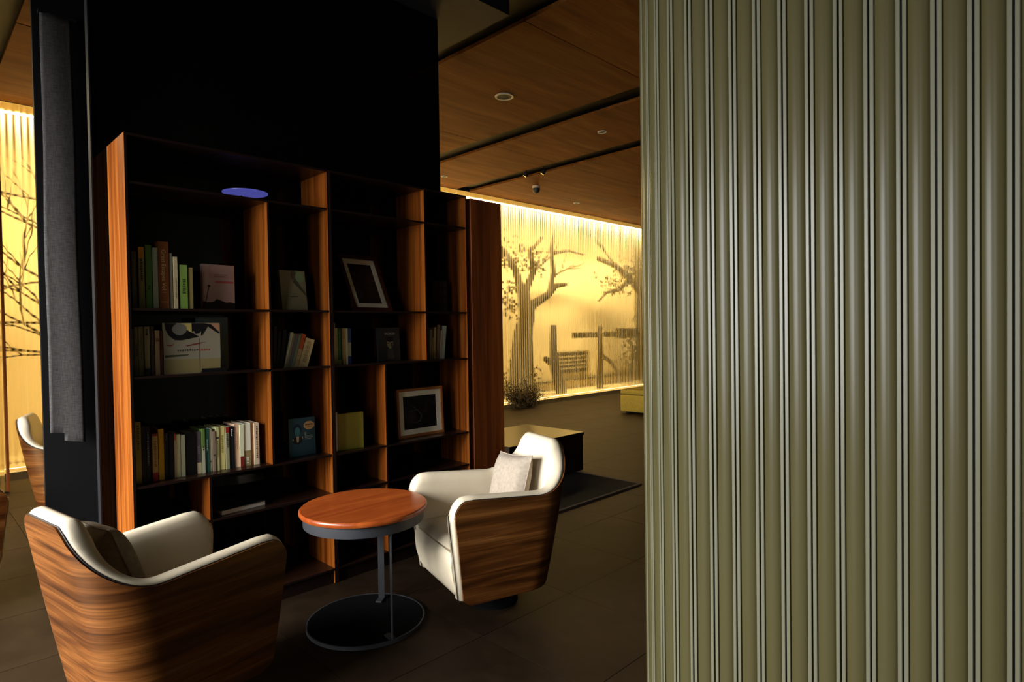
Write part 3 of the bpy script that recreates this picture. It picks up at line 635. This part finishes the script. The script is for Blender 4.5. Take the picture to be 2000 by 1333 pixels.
frame((1.268, .085, ZT['s2']), .285, .372, .026, .030, m_frame_dark, 'dark framed picture with cream mat leaning on the upper shelf', .12, .42, None)
fr = frame((1.605, .10, ZT['s4']), .352, .300, .017, .032, m_frame_wood, 'oak framed picture with cream mat on the lower right shelf', 0.0, .05, None)
pts = [([(0.0, .011, .095), (.01, .011, .13), (-.02, .011, .165), (-.06, .011, .19)], [.007, .006, .004, .002]), ([(.01, .011, .13), (.04, .011, .17), (.09, .011, .20)], [.005, .003, .002]), ([(.0, .011, .095), (-.04, .011, .085), (-.07, .011, .09)], [.006, .004, .002]), ([(-.02, .011, .165), (-.09, .011, .16)], [.003, .0015]), ([(.02, .011, .145), (.08, .011, .15)], [.003, .0015])]
tubes('branch_print', pts, mat('photo_branch', (.03, .025, .021), rough=.6), fr, 4)
# made-up glowing disc on a foot, standing in for a blue reflection in the glass
dl = tag(empty('reflected_disc', (.565, .15, ZT['s1'])), 'glowing blue round disc standing in for a reflection, top shelf of the left bookcase', 'reflection_standin')
lathe('foot', [(.03, 0), (.03, .006), (.006, .012), (.006, .046)], m_black, dl, 24, loc=(0, .05, 0))  # added foot that props up the stand-in disc
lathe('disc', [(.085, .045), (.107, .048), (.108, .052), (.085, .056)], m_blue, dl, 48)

# ------------------------------------------------------------------ armchairs
def make_chair():
    r = empty('armchair')
    NQ = 72; WR = .155
    def plan(a_frac, z):
        """a_frac -1..1 along the U from right front, round the back, to left front; returns point and outward normal"""
        k = max(0.0, min(1.0, (z-.12)/.48)); wd = .268+.034*math.sin(k*PI/2); kz = max(0.0, (z-.12)/.66)
        rear = -(.225+.115*kz); front = .272+.050*min(1, k*1.15); rcn = WR
        st, ar, sd = wd-rcn, rcn*PI/2, front-(rear+rcn)
        Lt = st+ar+sd; a = abs(a_frac)*Lt; sg = 1 if a_frac >= 0 else -1
        if a < st: p = (rear, a); n = (-1, 0)
        elif a < st+ar:
            th = (a-st)/rcn; p = (rear+rcn-rcn*math.cos(th), st+rcn*math.sin(th)); n = (-math.cos(th), math.sin(th))
        else: p = (rear+rcn+a-st-ar, wd); n = (0, 1)
        return Vector((p[0], sg*p[1], z)), Vector((n[0], sg*n[1], 0)), a, Lt
    def rim(a_frac):
        _, _, a, Lt = plan(a_frac, .6)
        if a < .13: h = .778
        else:
            t = min(1, (a-.13)/.30); h = .572+.206*(1-t)**1.9
            if t < .12: h = h-.0
        rest = Lt-a
        if a > .42: h += .030*min(1, (a-.42)/(Lt-.42-.06))
        e = max(0.0, .075-rest)
        h -= .075-math.sqrt(max(0, .075**2-e**2))
        return h
    qs = [-1+2*i/NQ for i in range(NQ+1)]
    for i, x in enumerate(qs): qs[i] = math.copysign(abs(x), x)
    # densify both ends so the rounded arm fronts read
    ext = [1-.075*(1-math.cos(PI/2*j/7)) for j in range(7)]
    qs = sorted(set([x for x in qs if abs(x) < .915]+ext+[-e for e in ext]))
    n = len(qs)
    def zbot(x): 
        e = max(0.0, abs(x)-.93)/.07; return .122+.028*e*e
    # wood shell
    MZ = 16; v, f = [], []
    for off in (0.0, -.010):
        for x in qs:
            h, zb = rim(x), zbot(x)
            for j in range(MZ+1):
                z = zb+(h-zb)*j/MZ; p, nn_, _, _ = plan(x, z); v.append(p+nn_*off)
    o2 = n*(MZ+1)
    for i in range(n-1):
        for j in range(MZ):
            a, b = i*(MZ+1)+j, (i+1)*(MZ+1)+j
            f.append((a, b, b+1, a+1)); f.append((o2+a, o2+a+1, o2+b+1, o2+b))
        a, b = i*(MZ+1), (i+1)*(MZ+1)
        f.append((a, o2+a, o2+b, b)); a += MZ; b += MZ; f.append((a, b, o2+b, o2+a))
    for i in (0, n-1):
        for j in range(MZ):
            a = i*(MZ+1)+j; f.append((a, a+1, o2+a+1, o2+a) if i == 0 else (a, o2+a, o2+a+1, a+1))
    sh = mesh_obj('shell', v, f, m_chair_wood, r, True)
    try: sh.data.set_sharp_from_angle(angle=math.radians(45))
    except Exception: pass
    # piping between wood and leather
    pts = []
    for x in qs:
        h = rim(x); p, nn_, _, _ = plan(x, h); pts.append(p-nn_*.0085+Vector((0, 0, .0012)))
    tubes('piping', [(pts, [.0022]*len(pts))], m_piping, sh, 6)
    # padding: rim roll and inner face
    v, f = [], []
    prof = [(-.0105, None), (-.0105, -.02), (-.0105, .002), (-.016, .010), (-.028, .0155), (-.045, .0165), (-.060, .011), (-.072, -.003), (-.079, -.03), (-.083, -.09), (-.084, -.17), (-.080, 'b')]
    m_ = len(prof)
    ends = [(qs[0], 1.0)] ; rings = []
    def ring(x, push, squash):
        h, zb = rim(x), zbot(x); out = []
        for off, dz in prof:
            if dz is None: z = zb
            elif dz == 'b': z = zb
            else: z = h+dz if h+dz > zb else zb
            if dz is None and abs(x) < .80: off = -.050
            p, nn_, _, _ = plan(x, min(z, h)); o = -.045+(off+.045)*squash
            q_ = p+nn_*o; q_.z = z if squash == 1 else z-.0*(1-squash); q_.x += push
            out.append(q_)
        return out
    rings.append(ring(qs[0], .016, .30)); rings.append(ring(qs[0], .011, .78))
    for x in qs: rings.append(ring(x, 0, 1))
    rings.append(ring(qs[-1], .011, .78)); rings.append(ring(qs[-1], .016, .30))
    for rg in rings: v += rg
    nr = len(rings)
    for i in range(nr-1):
        for j in range(m_):
            j2 = (j+1) % m_; a, b, c_, d = i*m_+j, (i+1)*m_+j, (i+1)*m_+j2, i*m_+j2; f.append((a, d, c_, b))
    f.append(tuple(range(m_))); f.append(tuple((nr-1)*m_+j for j in range(m_))[::-1])
    pd = mesh_obj('padding', v, f, m_cream, r, True)
    # seat base with bowed front
    sp = [(-.09, .126), (.245, .126), (.272, .140), (.296, .18), (.313, .24), (.320, .30), (.318, .335), (.306, .352), (-.12, .340)]
    v, f = [], []; lat = [-.232, -.225, .225, .232]
    for y in lat:
        k = 1.0 if abs(y) < .23 else .985
        for x, z in sp: v.append((x*k, y, z))
    ns = len(sp)
    for i in range(3):
        for j in range(ns): j2 = (j+1) % ns; f.append((i*ns+j, (i+1)*ns+j, (i+1)*ns+j2, i*ns+j2))
    f.append(tuple(range(ns))[::-1]); f.append(tuple(3*ns+j for j in range(ns)))
    sb = mesh_obj('seat_base', v, f, m_cream, r, True)
    try: sb.data.set_sharp_from_angle(angle=math.radians(50))
    except Exception: pass
    # seat cushion, slightly crowned
    v, f = [], []; NX, NY = 16, 14
    for s_ in (1, -1):
        for i in range(NX+1):
            for j in range(NY+1):
                u, w_ = -1+2*i/NX, -1+2*j/NY
                cr = (1-abs(u)**6)*(1-abs(w_)**6)
                x = .052+.268*u*(1-.03*w_*w_); y = .232*w_
                z = .372+(.030*cr**.5+.010*(1-u*u)*(1-w_*w_))*s_ if s_ > 0 else .372-.018*cr**.5
                z -= .035*(1-u)/2*.6
                v.append((x, y, z))
    NN = (NX+1)*(NY+1)
    for i in range(NX):
        for j in range(NY):
            a = i*(NY+1)+j; b = a+NY+1; f.append((a, b, b+1, a+1)); f.append((NN+a, NN+a+1, NN+b+1, NN+b))
    mesh_obj('seat_cushion', v, f, m_cream, r, True)
    lathe('swivel_base', [(.13, 0), (.13, .010), (.11, .016), (.05, .022), (.05, .118)], m_base_dark, r, 36)
    return r
def place(o, c, facing, label):
    o.location = (c[0], c[1], 0); o.rotation_euler = (0, 0, math.atan2(facing[1], facing[0]))
    tag(o, label, 'armchair', 'walnut shell armchairs'); return o
ch = make_chair()
place(ch, (-.066, -.567), (.987, .16), 'walnut shell armchair with cream leather, in the left foreground, seen from behind')
place(copy_tree(ch), (1.381, -.756), (-.96, .28), 'walnut shell armchair with cream leather facing the round table, right of it')
place(copy_tree(ch), (.235, 2.45), (.95, -.31), 'walnut shell armchair beyond the black column, half hidden by the hanging cloth')
place(copy_tree(ch), (-.69, 1.19), (.987, .16), 'walnut shell armchair cut off by the left edge of the picture')

def cushion(name, c, facing, size, thick, tilt, m, label, lean=0.0):
    r = empty(name, c); tag(r, label, 'cushion', 'loose cushions on the armchairs')
    NX = 18; v, f = [], []
    for s_ in (1, -1):
        for i in range(NX+1):
            for j in range(NX+1):
                u, w_ = -1+2*i/NX, -1+2*j/NX
                pin = 1-.07*(abs(u)*(1-w_*w_)*0+ (1-u*u)*abs(w_)**3 + (1-w_*w_)*abs(u)**3)
                th = thick*((1-u**4)*(1-w_**4))**.55
                wr = .004*math.sin(9*u+4*w_)*(1-u*u)*(1-w_*w_)
                v.append((s_*th/2+wr*s_, size/2*u*pin, size/2*w_*pin))
    NN = (NX+1)**2
    for i in range(NX):
        for j in range(NX):
            a = i*(NX+1)+j; b = a+NX+1; f.append((a, b, b+1, a+1)); f.append((NN+a, NN+a+1, NN+b+1, NN+b))
    o = mesh_obj('cover', v, f, m, r, True)
    edge = [(0, size/2*u, size/2*w_) for u, w_ in [(-1, -1), (1, -1), (1, 1), (-1, 1), (-1, -1)]]
    rt = Matrix.Rotation(math.atan2(facing[1], facing[0]), 4, 'Z') @ Matrix.Rotation(-tilt, 4, 'Y') @ Matrix.Rotation(lean, 4, 'X')
    r.matrix_world = Matrix.Translation(c) @ rt
    ed = []
    for sgn in (1, -1):
        for axis in (0, 1):
            pl = []
            for i in range(NX+1):
                u = -1+2*i/NX; pin = 1-.07*((1-u*u)); a, b = (size/2*u*pin, sgn*size/2*(1-.07*(1-u*u)))
                pl.append((0, a, b) if axis == 0 else (0, b, a))
            ed.append((pl, [.003]*len(pl)))
    tubes('seam', ed, m, r, 5)
    return r
cushion('cushion', (1.505, -.770, .555), (-.96, .28), .32, .11, .30, m_linen_beige, 'beige linen cushion leaning in the right armchair', .10)
cushion('cushion', (-.200, -.545, .570), (.987, .16), .31, .11, .34, m_linen_olive, 'taupe linen cushion leaning in the left foreground armchair', -.06)

# ------------------------------------------------------------------ round side table
tb = tag(empty('side_table', (.815, -.505, 0)), 'round cherry side table on two steel bars between the armchairs', 'table')
lathe('table_top', [(.278, .524), (.287, .528), (.290, .535), (.289, .545), (.284, .550)], m_top_wood, tb, 72)
lathe('steel_ring', [(.258, .478), (.272, .478), (.272, .5235), (.258, .5235)], m_steel, tb, 72, ring=True)
lathe('base_plate', [(.250, .001), (.262, .001), (.262, .017), (.255, .018), (.240, .012)], m_base_dark, tb, 64)
lathe('base_rim', [(.262, .002), (.268, .002), (.268, .019), (.262, .019)], m_steel, tb, 64, ring=True)
for (bx_, by_, rot) in ((.172, .135, PI*.30), (-.026, -.250, PI*.30)):
    b = box('leg_bar', (-.004, -.015, .012), (.004, .015, .500), m_steel, tb, .001); b.location = (bx_, by_, 0); b.rotation_euler = (0, 0, rot if by_ > 0 else rot+PI/2)
    c = box('foot_bar', (-.05, -.015, .0125), (.004, .015, .020), m_steel, tb, .001); c.location = (bx_, by_, 0); c.rotation_euler = (0, 0, math.atan2(by_, bx_))

# ------------------------------------------------------------------ low block table, rug, ottoman, dry shrub
rg = tag(empty('rug', (3.0, .70, 0)), 'black rug with brown binding under the low dark table', 'rug')
box('pile', (-.80, -.745, .0005), (.765, .80, .012), m_rug, rg, .002)
boxes('binding', [((-.80, -.77, .0005), (.79, -.745, .014)), ((.765, -.745, .0005), (.79, .80, .014))], m_rug_edge, rg)
lt = tag(empty('low_table', (3.38, 1.0, .0125)), 'low dark block coffee table on the black rug', 'table')
box('top_slab', (-.50, -.38, .330), (.50, .38, .358), m_block, lt, .003)
box('front_panel', (-.49, -.37, 0), (.49, -.34, .330), m_block, lt); box('back_panel', (-.49, .34, 0), (.49, .37, .330), m_block, lt)
box('end_panel', (-.49, -.34, 0), (-.46, .34, .330), m_block, lt); box('end_panel', (.46, -.34, 0), (.49, .34, .330), m_block, lt)
ot = tag(empty('ottoman', (8.0, 1.85, 0)), 'mustard yellow block ottoman beyond the fluted wall', 'ottoman')
box('body', (-.64, -.80, .035), (.64, .80, .30), m_ottoman, ot, .02, 2, True)
box('seat_pad', (-.645, -.805, .300), (.645, .805, .385), m_ottoman, ot, .035, 3, True)
for sx in (-1, 1):
    for sy in (-1, 1): box('foot', (sx*.55-.03, sy*.7-.03, 0), (sx*.55+.03, sy*.7+.03, .036), m_black, ot)
# dry shrub
sh = tag(empty('dry_shrub', (7.0, 4.42, 0)), 'dry twiggy shrub in front of the translucent wall, beside the walnut panel', 'plant')
pts = []; rnd = random.Random(3); leaves_v, leaves_f = [], []
for i in range(150):
    a = rnd.uniform(0, 2*PI); rr = rnd.uniform(0, .22); p = Vector((rr*math.cos(a)*1.3, rr*math.sin(a)*.7, 0))
    d = Vector((rnd.uniform(-1.0, 1.1), rnd.uniform(-.3, .3), .8)); ln_ = rnd.uniform(.25, .62)*(1.15 if d.x < -.2 else .85); pl = [p.copy()]
    for s_ in range(5):
        d = (d.normalized()+Vector((rnd.uniform(-.3, .35), rnd.uniform(-.15, .15), rnd.uniform(-.3, .12)))).normalized(); p = p+d*ln_/5; p.z = max(p.z, .02); pl.append(p.copy())
        for w_ in range(7):
            c = p+Vector((rnd.uniform(-.07, .07), rnd.uniform(-.04, .04), rnd.uniform(-.06, .06))); c.z = max(c.z, .015); s2 = rnd.uniform(.008, .018)
            u = Vector((rnd.uniform(-1, 1), rnd.uniform(-1, 1), rnd.uniform(-1, 1))).normalized(); t2 = u.cross(Vector((rnd.uniform(-1, 1), 1, .3))).normalized()
            k = len(leaves_v); leaves_v += [c-u*s2, c+t2*s2*.5, c+u*s2, c-t2*s2*.5]; leaves_f.append((k, k+1, k+2, k+3))
    pts.append((pl, [.004-.0005*j for j in range(6)]))
tubes('stems', pts, m_twig, sh, 4)
o = mesh_obj('leaves', leaves_v, leaves_f, m_leaf, sh); o['kind'] = 'stuff'

# ------------------------------------------------------------------ hanging grey cloth
hc = tag(empty('hanging_cloth', (-.062, .94, 0)), 'long grey linen cloth hanging in front of the black column', 'cloth')
def cloth(name, x0, x1, zs, z1, y, par):
    """zs: bottom height at each column, one closed sheet"""
    us = [k[0] for k in zs]; NX, NZ = len(us)-1, 60; v, f = [], []
    for s_ in (0, .0035):
        for j in range(NZ+1):
            for (u, zb) in zs:
                w_ = j/NZ; z = zb+(z1-zb)*w_; sway = .004*math.sin(2.2*z+.6)*(1-w_)+.002*math.sin(6*z)
                wd = 1+.10*(1-w_)
                v.append((x0+(x1-x0)*((u-.5)*wd+.5)+sway, y+.005*math.sin(u*4+1.1*z)+s_, z))
    n1 = NX+1; NN = n1*(NZ+1)
    for j in range(NZ):
        for i in range(NX):
            a = j*n1+i; f.append((a, a+1, a+n1+1, a+n1)); f.append((NN+a, NN+a+n1, NN+a+n1+1, NN+a+1))
    for j in range(NZ):
        a = j*n1; f.append((a, a+n1, NN+a+n1, NN+a)); a += NX; f.append((a, NN+a, NN+a+n1, a+n1))
    for i in range(NX): f.append((i, NN+i, NN+i+1, i+1)); a = NZ*n1+i; f.append((a, a+1, NN+a+1, NN+a))
    return mesh_obj(name, v, f, m_linen_grey, par, True)
zs = [(0, .848), (.1, .847), (.2, .845), (.3, .843), (.40, .842), (.402, .802), (.5, .798), (.6, .795), (.7, .792), (.8, .790), (.9, .787), (1.0, .784)]
cloth('sheet', -.078, .058, zs, 3.02, 0, hc)
cloth('back_sheet', -.076, .050, [(u/10, .850) for u in range(11)], 3.02, .012, hc)
box('hanging_rod', (-.085, -.004, 3.015), (.08, .03, 3.03), m_black, hc); box('bracket', (-.01, .02, 3.012), (.01, .058, 3.035), m_black, hc)

# ------------------------------------------------------------------ ceiling fittings
def disc_fit(X, Y, r_, label, cat, name):
    e = tag(empty(name, (X, Y, CEIL)), label, cat)
    lathe('rim', [(r_*.78, -.001), (r_*.80, -.010), (r_*.97, -.010), (r_, -.004), (r_, .0)], m_white, e, 32)
    lathe('grille', [(r_*.80, -.005), (r_*.3, -.007), (r_*.02, -.007)], m_soffit, e, 32)
    return e
disc_fit(3.668, 1.411, .095, 'large round ceiling speaker on the nearest veneer panel', 'speaker', 'ceiling_speaker')
disc_fit(5.30, 1.414, .055, 'small round ceiling fitting between the two black channels', 'downlight', 'ceiling_downlight')
disc_fit(8.31, 4.236, .06, 'tiny round ceiling fitting near the translucent wall', 'downlight', 'ceiling_downlight')
disc_fit(5.234, 4.309, .05, 'faint round ceiling fitting just above the bookcases', 'downlight', 'ceiling_downlight')
cm = tag(empty('dome_camera', (6.75, 3.82, CEIL)), 'small dome camera hanging from the ceiling near the translucent wall', 'camera')
lathe('mount', [(.06, 0), (.06, -.03), (.045, -.04)], m_white, cm, 24); lathe('dome', [(.058, -.04), (.062, -.07), (.050, -.105), (.025, -.125), (.004, -.13)], m_steel, cm, 24)
def spot(X, Y, label):
    e = tag(empty('track_spotlight', (X, Y, CEIL+.02)), label, 'spotlight', 'spotlights in the black channel')
    lathe('stem', [(.008, .04), (.008, -.03)], m_black, e, 10)
    h = lathe('head', [(.03, .02), (.035, -.04), (.030, -.05)], m_black, e, 18); h.location = (0, 0, -.03); h.rotation_euler = (.5, .35, 0)
    g_ = lathe('lens', [(.029, -.050), (.02, -.053), (.002, -.054)], m_spot, h, 18)
spot(6.02, 3.34, 'left spotlight in the black ceiling channel nearest the translucent wall')
spot(6.11, 3.07, 'right spotlight in the black ceiling channel nearest the translucent wall')
